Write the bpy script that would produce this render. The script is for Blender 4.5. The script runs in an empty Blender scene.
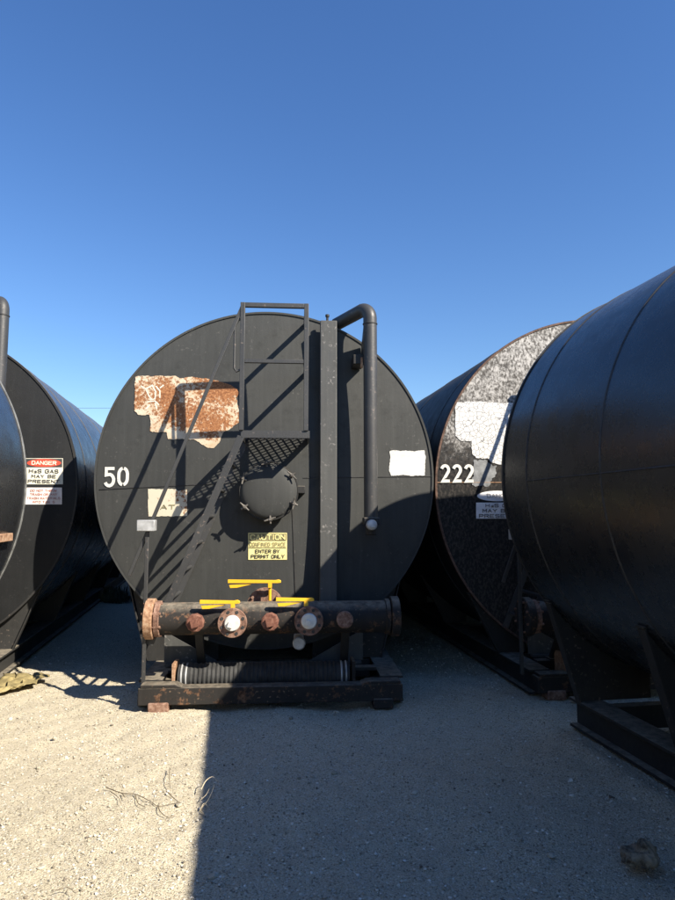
import bpy, bmesh, math, random
import numpy as np
from mathutils import Vector, Matrix
random.seed(7); rng = np.random.default_rng(7)
S = bpy.context.scene
COL = S.collection
R = math.radians; PI = math.pi

# ------------------------------------------------------------------ camera, sky, sun, exposure
CAM_H = 1.65; PITCH = R(5.45); FPX = 650.0
cam = bpy.data.cameras.new('camera'); co = bpy.data.objects.new('camera', cam); COL.objects.link(co)
cam.sensor_fit = 'VERTICAL'; cam.sensor_height = 36; cam.lens = FPX/900*36
cam.clip_start = .05; cam.clip_end = 2000
co.location = (0, 0, CAM_H); co.rotation_euler = (PI/2+PITCH, 0, 0)
S.camera = co

SUN = Vector((-1, .735, -.972)).normalized()        # the way the light travels
el = math.asin(-SUN.z); az = math.atan2(-SUN.x, -SUN.y)   # clockwise from +Y
W = bpy.data.worlds.new('World'); S.world = W; W.use_nodes = True
wn = W.node_tree; wn.nodes.clear()
sky = wn.nodes.new('ShaderNodeTexSky'); sky.sky_type = 'NISHITA'; sky.sun_disc = False
sky.sun_elevation = el; sky.sun_rotation = az; sky.altitude = 0; sky.air_density = 1.25; sky.dust_density = 0.0; sky.ozone_density = 6.0
bg = wn.nodes.new('ShaderNodeBackground'); bg.inputs[1].default_value = .080
wo = wn.nodes.new('ShaderNodeOutputWorld')
hs_ = wn.nodes.new('ShaderNodeHueSaturation'); hs_.inputs['Saturation'].default_value = 1.14; hs_.inputs['Hue'].default_value = .509
wn.links.new(sky.outputs[0], hs_.inputs['Color']); wn.links.new(hs_.outputs[0], bg.inputs[0]); wn.links.new(bg.outputs[0], wo.inputs[0])
sl = bpy.data.lights.new('sun', 'SUN'); sl.energy = 5.0; sl.angle = R(.53); sl.color = (1, .90, .76)
so = bpy.data.objects.new('sun', sl); COL.objects.link(so); so.location = (8, -6, 9)
so.rotation_euler = SUN.to_track_quat('-Z', 'Y').to_euler()
S.view_settings.view_transform = 'Standard'; S.view_settings.look = 'None'
S.view_settings.exposure = 1.08; S.view_settings.gamma = 1; S.view_settings.use_curve_mapping = False

# ------------------------------------------------------------------ materials
def mat(name):
    m = bpy.data.materials.new(name); m.use_nodes = True
    nt = m.node_tree; b = nt.nodes['Principled BSDF']; return m, nt, b
def N(nt, t, **k):
    n = nt.nodes.new(t)
    for a, v in k.items():
        if a.startswith('i_'):
            key = a[2:]; key = int(key) if key.isdigit() else key
            n.inputs[key].default_value = v
        else: setattr(n, a, v)
    return n
def coord(nt, scale=(1, 1, 1), out='Object'):
    tc = N(nt, 'ShaderNodeTexCoord'); mp = N(nt, 'ShaderNodeMapping'); mp.inputs['Scale'].default_value = scale
    nt.links.new(tc.outputs[out], mp.inputs[0]); return mp.outputs[0]
def noise(nt, vec, sc, det=4, rough=.6):
    n = N(nt, 'ShaderNodeTexNoise'); n.inputs['Scale'].default_value = sc
    n.inputs['Detail'].default_value = det; n.inputs['Roughness'].default_value = rough
    nt.links.new(vec, n.inputs['Vector']); return n.outputs['Fac']
def ramp(nt, fac, stops):
    r = N(nt, 'ShaderNodeValToRGB'); e = r.color_ramp.elements
    while len(e) < len(stops): e.new(.5)
    for el_, (p, c) in zip(e, stops):
        el_.position = p; el_.color = tuple(c)+(1,) if len(c) == 3 else c
    nt.links.new(fac, r.inputs[0]); return r.outputs[0]
def mixc(nt, fac, a, b, mode='MIX'):
    m = N(nt, 'ShaderNodeMix', data_type='RGBA', blend_type=mode)
    for s, v in ((m.inputs[0], fac), (m.inputs[6], a), (m.inputs[7], b)):
        if hasattr(v, 'links') or hasattr(v, 'is_output'): nt.links.new(v, s)
        elif isinstance(v, (int, float)): s.default_value = v
        else: s.default_value = tuple(v)+(1,)
    return m.outputs[2]
def bump(nt, b, h, st=.3, dist=.01):
    n = N(nt, 'ShaderNodeBump'); n.inputs['Strength'].default_value = st; n.inputs['Distance'].default_value = dist
    nt.links.new(h, n.inputs['Height']); nt.links.new(n.outputs[0], b.inputs['Normal'])
def mr(nt, fac, a, b_, lo, hi):
    n = N(nt, 'ShaderNodeMapRange'); n.inputs[1].default_value = a; n.inputs[2].default_value = b_
    n.inputs[3].default_value = lo; n.inputs[4].default_value = hi
    nt.links.new(fac, n.inputs[0]); return n.outputs[0]

def paint(name, c1, c2, rough=(.4, .6), streak=1, chips=.0, chipcol=(.12, .11, .10), spec=.5, wav=.0, rust=0.0, dust_sheen=0.0):
    """weathered paint: broad tone changes, run-down streaks, scuffs and chips"""
    m, nt, b = mat(name)
    v = coord(nt); vs = coord(nt, (9, 9, .35))
    n1 = noise(nt, v, 1.3, 5); n2 = noise(nt, vs, 3.0, 4)
    base = mixc(nt, mr(nt, n1, .3, .7, 0, 1), c1, c2)
    lo = tuple(x*.62 for x in c1); hi = tuple(min(1, x*1.55+.004) for x in c2)
    st = ramp(nt, n2, [(.35, (0, 0, 0)), (.55, (.35,)*3), (.75, (1, 1, 1))])
    base = mixc(nt, mixc(nt, .35*streak, (0, 0, 0), st), base, hi)
    n3 = noise(nt, v, 7, 6, .7)
    base = mixc(nt, mr(nt, n3, .55, .75, 0, .5), base, lo)
    if chips > 0:
        n4 = noise(nt, v, 34, 3, .5); n5 = noise(nt, v, 4.5, 3)
        k = N(nt, 'ShaderNodeMath', operation='MULTIPLY'); nt.links.new(mr(nt, n4, .66-.05*chips, .69, 0, 1), k.inputs[0]); nt.links.new(mr(nt, n5, .46, .6, 0, 1), k.inputs[1])
        k2 = N(nt, 'ShaderNodeMath', operation='MULTIPLY'); nt.links.new(k.outputs[0], k2.inputs[0]); k2.inputs[1].default_value = min(1, chips); base = mixc(nt, k2.outputs[0], base, chipcol)
    if rust > 0:
        n6 = noise(nt, v, 11, 6, .7); rc = ramp(nt, noise(nt, v, 40, 3), [(.3, (.05, .024, .013)), (.7, (.20, .115, .07))])
        base = mixc(nt, mr(nt, n6, .62-.22*rust, .68-.15*rust, 0, 1), base, rc)
    if dust_sheen > 0:   # yard dust on upward faces; on tank shells it paints in the highlight strip
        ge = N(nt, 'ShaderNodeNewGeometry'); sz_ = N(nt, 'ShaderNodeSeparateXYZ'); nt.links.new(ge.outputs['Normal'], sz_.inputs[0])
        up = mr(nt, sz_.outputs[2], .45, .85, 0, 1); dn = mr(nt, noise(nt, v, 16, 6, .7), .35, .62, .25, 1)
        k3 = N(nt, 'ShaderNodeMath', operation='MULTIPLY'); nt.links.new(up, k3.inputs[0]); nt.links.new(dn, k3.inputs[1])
        k4 = N(nt, 'ShaderNodeMath', operation='MULTIPLY'); nt.links.new(k3.outputs[0], k4.inputs[0]); k4.inputs[1].default_value = dust_sheen
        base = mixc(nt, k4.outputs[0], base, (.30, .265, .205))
    nt.links.new(base, b.inputs['Base Color'])
    nt.links.new(mr(nt, n3, .3, .7, rough[0], rough[1]), b.inputs['Roughness'])
    b.inputs['Specular IOR Level'].default_value = spec
    h = noise(nt, v, 60, 4)
    if wav:
        hw = noise(nt, coord(nt, (1, 1, 1)), 1.6, 2, .4)
        a = N(nt, 'ShaderNodeMath', operation='MULTIPLY_ADD'); nt.links.new(hw, a.inputs[0]); a.inputs[1].default_value = wav; nt.links.new(h, a.inputs[2]); h = a.outputs[0]
    bump(nt, b, h, .22, .004)
    return m
M = {}
M['face_black'] = paint('face_black', (.041, .043, .042), (.055, .057, .055), (.55, .7), .7, .35, (.15, .145, .135), .15)
M['side_black'] = paint('side_black', (.011, .012, .013), (.018, .019, .020), (.5, .65), .6, .25, (.06, .06, .06), .2, 0, 0, .3)  # upward faces paled: some dust, some painted highlight
M['gloss_black'] = paint('gloss_black', (.011, .012, .014), (.021, .022, .023), (.2, .36), .9, .3, (.05, .05, .048), .6, 3.0, 0, .38)  # shell tops paled by dust plus a painted-in sky highlight
M['steel_black'] = paint('steel_black', (.020, .020, .020), (.034, .034, .033), (.5, .7), .6, .6, (.16, .13, .11), .25, 0, 0, .85)
M['rusty_black'] = paint('rusty_black', (.018, .017, .016), (.032, .029, .027), (.6, .85), .6, 1.0, (.22, .15, .10), .2, 0, .30, .6)
M['pillar_grey'] = paint('pillar_grey', (.050, .052, .051), (.075, .077, .073), (.5, .7), 1, 1.2, (.22, .21, .2))
M['stair_paint'] = paint('stair_paint', (.030, .031, .032), (.048, .049, .049), (.4, .6), .3, .8, (.16, .13, .11))
M['yellow_paint'] = paint('yellow_paint', (.74, .41, .015), (.82, .50, .03), (.35, .5), .2, .8, (.25, .15, .05))
M['chalk_white'] = paint('chalk_white', (.50, .50, .47), (.60, .60, .57), (.6, .8), .3, 1, (.34, .33, .30))
M['number_white'] = paint('number_white', (.62, .62, .57), (.70, .70, .65), (.5, .6), .1, .8, (.3, .3, .28))
def rustmat(name, a, bcol, c):
    m, nt, b = mat(name); v = coord(nt)
    base = ramp(nt, noise(nt, v, 26, 8, .7), [(.3, a), (.5, bcol), (.72, c)])
    nt.links.new(base, b.inputs['Base Color']); b.inputs['Roughness'].default_value = .85
    bump(nt, b, noise(nt, v, 90, 5), .5, .004); return m
M['rust_tan'] = rustmat('rust_tan', (.10, .045, .022), (.33, .19, .11), (.50, .38, .26))
M['rust_dark'] = rustmat('rust_dark', (.03, .018, .012), (.09, .05, .035), (.18, .11, .08))
M['rust_red'] = rustmat('rust_red', (.06, .022, .015), (.16, .065, .042), (.30, .16, .11))
M['rust_brown'] = rustmat('rust_brown', (.05, .024, .016), (.20, .11, .075), (.36, .25, .19))
def simple(name, c, rough=.6, metal=0, nz=.15):
    m, nt, b = mat(name); v = coord(nt); n = noise(nt, v, 14, 5)
    base = mixc(nt, mr(nt, n, .3, .7, 0, 1), tuple(x*(1-nz) for x in c), tuple(min(1, x*(1+nz)) for x in c))
    nt.links.new(base, b.inputs['Base Color']); b.inputs['Roughness'].default_value = rough; b.inputs['Metallic'].default_value = metal
    return m
M['galvanised'] = simple('galvanised', (.42, .43, .43), .5, .3, .3)
M['plug_steel'] = simple('plug_steel', (.70, .69, .64), .45, .2)
M['clamp_steel'] = simple('clamp_steel', (.13, .12, .105), .6, .2, .5)
M['rubber'] = simple('rubber', (.030, .031, .031), .75, 0, .5)
M['weld'] = simple('weld', (.028, .028, .028), .55, 0, .5)
M['weld_pale'] = simple('weld_pale', (.16, .165, .16), .6, 0, .5)
M['sign_cream'] = simple('sign_cream', (.66, .64, .52), .6)
M['sign_yellow'] = simple('sign_yellow', (.80, .72, .32), .6)
M['sign_pink'] = simple('sign_pink', (.72, .66, .62), .6)
M['sign_blank'] = simple('sign_blank', (.78, .79, .80), .6)
M['primer_grey'] = simple('primer_grey', (.20, .21, .215), .7, 0, .5)
M['ink_black'] = simple('ink_black', (.03, .03, .03), .6, 0, .3)
M['ink_faded'] = simple('ink_faded', (.22, .20, .10), .6, 0, .4)
M['ink_grey'] = simple('ink_grey', (.42, .42, .42), .6, 0, .3)
M['sign_red'] = simple('sign_red', (.58, .06, .03), .5)
M['ink_red'] = simple('ink_red', (.42, .16, .12), .6, 0, .3)
M['ink_cream'] = simple('ink_cream', (.75, .68, .55), .6)
M['olive_plastic'] = simple('olive_plastic', (.27, .22, .10), .7, 0, .45)
M['straw'] = simple('straw', (.50, .43, .30), .8)
M['dark_twig'] = simple('dark_twig', (.10, .075, .045), .9)
M['far_wire'] = simple('far_wire', (.05, .05, .05), .6)
M['far_wood'] = simple('far_wood', (.12, .09, .07), .8)
M['weeds'] = simple('weeds', (.05, .06, .03), .8, 0, .4)
# weathered label patches: rust showing through flaking cream print
def patchmat(name, rustmin, sc=38, cream=(.66, .56, .40), side=False):
    m, nt, b = mat(name); v = coord(nt)
    fine = noise(nt, v, sc, 6, .72); big = noise(nt, v, 2.6, 3, .5)
    rc = ramp(nt, noise(nt, v, sc*1.6, 6, .75), [(.32, (.10, .036, .014)), (.5, (.28, .11, .038)), (.64, (.46, .23, .10)), (.74, (.70, .52, .34))])
    cc = ramp(nt, noise(nt, v, 9, 4), [(.3, tuple(x*.8 for x in cream)), (.7, (.64, .57, .44))])
    a = N(nt, 'ShaderNodeMath', operation='MULTIPLY_ADD'); nt.links.new(big, a.inputs[0]); a.inputs[1].default_value = .9; nt.links.new(fine, a.inputs[2])
    f = a.outputs[0]
    if side:   # the cream print survives along the lower and left edges
        sx = N(nt, 'ShaderNodeSeparateXYZ'); nt.links.new(v, sx.inputs[0])
        a2 = N(nt, 'ShaderNodeMath', operation='MULTIPLY_ADD'); nt.links.new(mr(nt, sx.outputs[2], 2.28, 2.48, -.30, .05), a2.inputs[0]); a2.inputs[1].default_value = 1; nt.links.new(f, a2.inputs[2])
        a3 = N(nt, 'ShaderNodeMath', operation='MULTIPLY_ADD'); nt.links.new(mr(nt, sx.outputs[0], -1.30, -1.0, -.07, .05), a3.inputs[0]); a3.inputs[1].default_value = 1; nt.links.new(a2.outputs[0], a3.inputs[2])
        f = a3.outputs[0]
    base = mixc(nt, mr(nt, f, rustmin, rustmin+.07, 0, 1), cc, rc)
    nt.links.new(base, b.inputs['Base Color']); b.inputs['Roughness'].default_value = .8
    bump(nt, b, fine, .4, .003); return m
M['rust_patch'] = patchmat('rust_patch', .975, 34, (.60, .43, .26), True)
M['rust_label'] = patchmat('rust_label', 1.03, 24, (.72, .68, .52))
# crackled white film
m, nt, b = mat('crackled_white'); v = coord(nt)
vo = N(nt, 'ShaderNodeTexVoronoi', feature='DISTANCE_TO_EDGE'); vo.inputs['Scale'].default_value = 21; nt.links.new(v, vo.inputs['Vector'])
base = mixc(nt, mr(nt, vo.outputs[0], .01, .07, 0, 1), (.20, .20, .20), (.66, .66, .64))
nt.links.new(base, b.inputs['Base Color']); b.inputs['Roughness'].default_value = .7; M['crackled_white'] = m
# mottled flaking head of the tank 222: white primer showing through black, more so towards the top
m, nt, b = mat('mottled_head'); v = coord(nt)
sx = N(nt, 'ShaderNodeSeparateXYZ'); nt.links.new(v, sx.inputs[0])
f = noise(nt, v, 26, 7, .8); g = noise(nt, v, 4.2, 4); f2 = noise(nt, coord(nt, (1, 1, .6)), 48, 4, .6)
a = N(nt, 'ShaderNodeMath', operation='MULTIPLY_ADD'); nt.links.new(g, a.inputs[0]); a.inputs[1].default_value = .55; nt.links.new(f, a.inputs[2])
a2 = N(nt, 'ShaderNodeMath', operation='MULTIPLY_ADD'); nt.links.new(mr(nt, sx.outputs[2], 1.70, 2.50, -.48, .13), a2.inputs[0]); a2.inputs[1].default_value = 1; nt.links.new(a.outputs[0], a2.inputs[2])
col = ramp(nt, a2.outputs[0], [(.58, (.018, .018, .018)), (.74, (.045, .045, .045)), (.84, (.19, .185, .175)), (.97, (.44, .43, .41))])
col = mixc(nt, mr(nt, f2, .38, .55, .9, 0), col, (.055, .05, .045))
nt.links.new(col, b.inputs['Base Color']); b.inputs['Roughness'].default_value = .75; b.inputs['Specular IOR Level'].default_value = .15; bump(nt, b, f, .3, .003); M['mottled_head'] = m
# crushed caliche ground
def groundmat(name, pebble=False):
    m, nt, b = mat(name); v = coord(nt)
    big = noise(nt, v, .55, 5, .6); mid = noise(nt, v, 6, 5, .7); fine = noise(nt, v, 120, 7, .85); gr = noise(nt, v, 190, 3, .7)
    c = ramp(nt, fine, [(.37, (.12, .10, .07)), (.46, (.46, .41, .30)), (.58, (.76, .685, .50))])
    c = mixc(nt, mr(nt, big, .40, .62, 0, .55), c, (.48, .43, .325))
    c = mixc(nt, mr(nt, mid, .52, .72, 0, .35), c, (.33, .29, .22))
    vo = N(nt, 'ShaderNodeTexVoronoi'); vo.inputs['Scale'].default_value = 115; nt.links.new(v, vo.inputs['Vector'])
    sep = N(nt, 'ShaderNodeSeparateXYZ'); nt.links.new(vo.outputs['Color'], sep.inputs[0])
    c = mixc(nt, mr(nt, sep.outputs[0], .86, .90, 0, .55), c, (.70, .68, .60))
    c = mixc(nt, mr(nt, sep.outputs[1], .90, .94, 0, .6), c, (.10, .085, .065))
    nt.links.new(c, b.inputs['Base Color']); b.inputs['Roughness'].default_value = .92; b.inputs['Specular IOR Level'].default_value = .2
    a = N(nt, 'ShaderNodeMath', operation='MULTIPLY_ADD'); nt.links.new(vo.outputs['Distance'], a.inputs[0]); a.inputs[1].default_value = -.8; nt.links.new(fine, a.inputs[2])
    bump(nt, b, a.outputs[0], .9, .008); return m
M['caliche'] = groundmat('caliche')
m, nt, b = mat('pebbles'); v = coord(nt)
gi = N(nt, 'ShaderNodeNewGeometry')
c = ramp(nt, gi.outputs['Random Per Island'], [(.0, (.12, .10, .08)), (.12, (.30, .27, .20)), (.5, (.48, .44, .35)), (.9, (.62, .58, .49)), (1., (.74, .72, .66))])
nt.links.new(c, b.inputs['Base Color']); b.inputs['Roughness'].default_value = .9; M['pebbles'] = m
# crumpled rag
m, nt, b = mat('dirty_leather'); v = coord(nt)
nt.links.new(ramp(nt, noise(nt, v, 18, 6, .7), [(.36, (.035, .026, .016)), (.48, (.20, .16, .105)), (.7, (.34, .28, .20))]), b.inputs['Base Color'])
b.inputs['Roughness'].default_value = .85; bump(nt, b, noise(nt, v, 40, 5), .5, .005); M['dirty_leather'] = m

# ------------------------------------------------------------------ mesh kit
class MB:
    def __init__(s): s.v = []; s.f = []
    def add(s, vs, fs):
        o = len(s.v); s.v += [tuple(x) for x in vs]; s.f += [tuple(i+o for i in f) for f in fs]; return s
    def box(s, c, d, rot=None):
        vs = [Vector((x*d[0]/2, y*d[1]/2, z*d[2]/2)) for x in (-1, 1) for y in (-1, 1) for z in (-1, 1)]
        if rot is not None: vs = [rot @ p for p in vs]
        return s.add([p+Vector(c) for p in vs], [(0, 1, 3, 2), (4, 6, 7, 5), (0, 4, 5, 1), (2, 3, 7, 6), (0, 2, 6, 4), (1, 5, 7, 3)])
    def bar(s, a, b, w, h, up=(0, 0, 1)):
        """square bar from a to b, w across, h along `up`"""
        a = Vector(a); b = Vector(b); y = (b-a); L = y.length; y.normalize(); u = Vector(up)
        x = y.cross(u); x.normalize(); z = x.cross(y)
        rot = Matrix((x, y, z)).transposed()
        return s.box((a+b)/2, (w, L, h), rot)
    def tube(s, pts, r, n=14, cap=True):
        pts = [Vector(p) for p in pts]; k = len(pts); rs = r if isinstance(r, (list, tuple)) else [r]*k
        t0 = (pts[1]-pts[0]).normalized(); u = t0.orthogonal().normalized(); vs = []
        for i, p in enumerate(pts):
            t = ((pts[min(i+1, k-1)]-p).normalized() + (p-pts[max(i-1, 0)]).normalized())
            t = t.normalized() if t.length > 1e-6 else t0
            u = (u-t*u.dot(t)).normalized(); w = t.cross(u)
            for j in range(n):
                a = 2*PI*j/n; vs.append(p+(u*math.cos(a)+w*math.sin(a))*rs[i])
        fs = [(i*n+j, i*n+(j+1) % n, (i+1)*n+(j+1) % n, (i+1)*n+j) for i in range(k-1) for j in range(n)]
        if cap: fs += [tuple(range(n-1, -1, -1)), tuple((k-1)*n+j for j in range(n))]
        return s.add(vs, fs)
    def lathe(s, prof, c, axis, n=32, close=True):
        """prof: (distance along axis, radius) list"""
        ax = Vector(axis).normalized(); u = ax.orthogonal().normalized(); w = ax.cross(u); c = Vector(c); vs = []
        for (d, r) in prof:
            for j in range(n):
                a = 2*PI*j/n; vs.append(c+ax*d+(u*math.cos(a)+w*math.sin(a))*max(r, 1e-4))
        k = len(prof); fs = [(i*n+j, i*n+(j+1) % n, (i+1)*n+(j+1) % n, (i+1)*n+j) for i in range(k-1) for j in range(n)]
        if close: fs += [tuple(range(n-1, -1, -1)), tuple((k-1)*n+j for j in range(n))]
        return s.add(vs, fs)
    def prism(s, poly, ext, axis_fn):
        """poly of 2-D points, extruded between ext[0] and ext[1]; axis_fn(u, v, e) -> xyz"""
        n = len(poly); vs = [axis_fn(u, v, ext[0]) for u, v in poly]+[axis_fn(u, v, ext[1]) for u, v in poly]
        return s.add(vs, [tuple(range(n)), tuple(range(2*n-1, n-1, -1))]+[(i, i+n, (i+1) % n+n, (i+1) % n) for i in range(n)])
    def build(s, name, m, parent=None, bevel=0, angle=35):
        me = bpy.data.meshes.new(name); me.from_pydata(s.v, [], s.f); me.update()
        bm = bmesh.new(); bm.from_mesh(me); bmesh.ops.recalc_face_normals(bm, faces=bm.faces); bm.to_mesh(me); bm.free()
        me.polygons.foreach_set('use_smooth', [True]*len(me.polygons)); me.set_sharp_from_angle(angle=R(angle))
        me.materials.append(M[m]); o = bpy.data.objects.new(name, me); COL.objects.link(o); o.parent = parent
        if bevel:
            bv = o.modifiers.new('bevel', 'BEVEL'); bv.width = bevel; bv.segments = 2; bv.limit_method = 'ANGLE'; bv.angle_limit = R(40); bv.harden_normals = False
        return o
def tag(o, label=None, cat=None, group=None, kind=None):
    for k, v_ in (('label', label), ('category', cat), ('group', group), ('kind', kind)):
        if v_: o[k] = v_
    return o
def empty(name, loc, rz, label, cat, group=None):
    o = bpy.data.objects.new(name, None); COL.objects.link(o); o.location = loc; o.rotation_euler = (0, 0, rz); o.empty_display_size = .2
    return tag(o, label, cat, group)

# ------------------------------------------------------------------ ground
def hfield(x, y):
    h = .010*np.sin(x*2.1+.7*y)+.008*np.sin(y*3.3-x*.9+1)+.006*np.sin(x*5.7+y*4.1)
    h = h + .007*np.sin(x*13+2*np.sin(y*3))*np.sin(y*9+1.3*np.sin(x*4)) + .005*np.sin(x*23+y*17)*np.sin(y*29-x*11) + .007*np.sin((x+.12*y)*6.2)*np.exp(-((x-.2)/1.6)**2)
    near = np.exp(-((x)**2+(y-4)**2)/90)
    # low windrow of scraped soil along the right-hand skid
    d = (x-(1.62-.155*(y-5.3)))
    h = h + .035*np.exp(-(d/.09)**2)*(y < 5.6)*(y > -2)
    return h*near - .012*near
def axis_(lo, hi, step, far):
    a = list(np.arange(lo, hi, step)); e = []; q = step
    while True:
        q *= 1.35; e.append((e[-1] if e else 0)+q)
        if e[-1] > far: break
    return np.array([lo-k for k in e[::-1]]+a+[a[-1]+k for k in e])
gx = axis_(-4.5, 4.5, .045, 700); gy = axis_(1.0, 9.0, .045, 700)
X, Y = np.meshgrid(gx, gy); Z = hfield(X, Y)
fine_ = (np.abs(X) < 4.6) & (Y > .9) & (Y < 9.1)
Z = Z + rng.normal(0, .0034, Z.shape)*fine_
nx, ny = len(gx), len(gy)
i = np.arange(nx*ny).reshape(ny, nx)
F4 = np.stack([i[:-1, :-1], i[:-1, 1:], i[1:, 1:], i[1:, :-1]], -1).reshape(-1, 4)
me = bpy.data.meshes.new('ground'); me.from_pydata(np.stack([X.ravel(), Y.ravel(), Z.ravel()], -1).tolist(), [], F4.tolist()); me.update()
me.polygons.foreach_set('use_smooth', [True]*len(me.polygons)); me.materials.append(M['caliche'])
g = bpy.data.objects.new('ground', me); COL.objects.link(g); tag(g, kind='structure')

# loose stones: real little lumps, joined
ico_v = []; ph = (1+5**.5)/2
for a_ in (-1, 1):
    for b_ in (-ph, ph): ico_v += [(0, a_, b_), (a_, b_, 0), (b_, 0, a_)]
ico_v = np.array(ico_v); 
bm = bmesh.new(); [bm.verts.new(p) for p in ico_v]; r_ = bmesh.ops.convex_hull(bm, input=bm.verts); bm.verts.index_update()
ico_f = np.array([[q.index for q in f.verts] for f in bm.faces]); ico_v = np.array([list(q.co) for q in bm.verts])/1.9; bm.free()
n = 44000
yy = 2.3 + 7.2*rng.random(n)**1.5; xx = (rng.random(n)*2-1)*(yy*.56+.25)
sz = .0018+.0060*rng.random(n)**3.6; sz *= np.where(rng.random(n) < .006, 2.6, 1)
V3 = ico_v[None]*(1+rng.normal(0, .16, (n, 12, 1)))*sz[:, None, None]*np.stack([1+.4*rng.random(n), 1+.4*rng.random(n), .6+.3*rng.random(n)], -1)[:, None]
th = rng.random(n)*6.28; c_, s_ = np.cos(th), np.sin(th)
vx = V3[..., 0]*c_[:, None]-V3[..., 1]*s_[:, None]; vy = V3[..., 0]*s_[:, None]+V3[..., 1]*c_[:, None]
zz = hfield(xx, yy)+sz*.35
VV = np.stack([vx+xx[:, None], vy+yy[:, None], V3[..., 2]+zz[:, None]], -1).reshape(-1, 3)
FF = (ico_f[None]+12*np.arange(n)[:, None, None]).reshape(-1, 3)
me = bpy.data.meshes.new('gravel'); me.from_pydata(VV.tolist(), [], FF.tolist()); me.update(); me.materials.append(M['pebbles'])
g = bpy.data.objects.new('gravel', me); COL.objects.link(g); tag(g, 'loose pale limestone gravel scattered over the yard floor', 'gravel', kind='stuff')

# ------------------------------------------------------------------ tanks
class Tank:
    """local frame: origin on the ground under the rim plane of the head, +y along the axis, +x to the right seen from the head"""
    def __init__(s, x, y, ang, rad, zc, bulge=.11):
        s.x, s.y, s.a, s.r, s.zc, s.bulge = x, y, R(ang), rad, zc, bulge     # ang: axis turned clockwise from +Y
    def hy(s, x, z):                       # y of the dished head at x, z
        q = (x*x+(z-s.zc)**2)/(s.r*s.r); return -s.bulge*(1-min(1, q))
    def P(s, px, py, p=0.0):
        """point on the plane p in front of the rim plane seen at photo pixel px, py"""
        u = (px-337.5)/FPX; w = (450-py)/FPX
        d = Vector((u, math.cos(PITCH)-w*math.sin(PITCH), math.sin(PITCH)+w*math.cos(PITCH)))
        nrm = Vector((math.sin(s.a), math.cos(s.a), 0)); ux = Vector((math.cos(s.a), -math.sin(s.a), 0))
        o = Vector((0, 0, CAM_H)); c = Vector((s.x, s.y, 0))-nrm*p
        t = (c-o).dot(nrm)/d.dot(nrm); q = o+d*t-Vector((s.x, s.y, 0))
        return Vector((q.dot(ux), -p, q.z))
    def H(s, px, py):                      # same, on the dished head itself
        p = .05
        for _ in range(4):
            q = s.P(px, py, p); p = -s.hy(q.x, q.z)
        return s.P(px, py, p)
def conform(T, pts, name, m, parent, off=.005, cuts=3, thick=.0025, rag=0):
    if rag:
        rr = random.Random(len(pts)); out = []; ph_ = [rr.uniform(0, 9) for _ in range(4)]
        for k, (x, z) in enumerate(pts):
            x2, z2 = pts[(k+1) % len(pts)]; L_ = math.hypot(x2-x, z2-z); m_ = max(1, int(L_/.012)); nx_, nz_ = -(z2-z)/max(L_, 1e-6), (x2-x)/max(L_, 1e-6)
            for j in range(m_):
                t = j/m_; u_ = (x+(x2-x)*t); w_ = z+(z2-z)*t
                d = rag*(.5*math.sin(u_*43+w_*31+ph_[0])+.35*math.sin(u_*97-w_*71+ph_[1])+rr.uniform(-.5, .5))*(math.sin(PI*t)**.5 if m_ > 2 else .3)
                out.append((u_+nx_*d, w_+nz_*d))
        pts = out; cuts = min(cuts, 2)
    bm = bmesh.new(); vs = [bm.verts.new((x, 0, z)) for x, z in pts]; f = bm.faces.new(vs)
    f.normal_update(); bmesh.ops.triangulate(bm, faces=bm.faces[:], ngon_method='EAR_CLIP')
    if cuts: bmesh.ops.subdivide_edges(bm, edges=bm.edges[:], cuts=cuts, use_grid_fill=True)
    for q in bm.verts: q.co.y = T.hy(q.co.x, q.co.z)-off
    bmesh.ops.recalc_face_normals(bm, faces=bm.faces)
    for f in bm.faces:
        if f.normal.y > 0: f.normal_flip()
    me = bpy.data.meshes.new(name); bm.to_mesh(me); bm.free(); me.materials.append(M[m])
    o = bpy.data.objects.new(name, me); COL.objects.link(o); o.parent = parent
    if thick:
        sm = o.modifiers.new('thickness', 'SOLIDIFY'); sm.thickness = thick; sm.offset = -1
    return o
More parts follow.
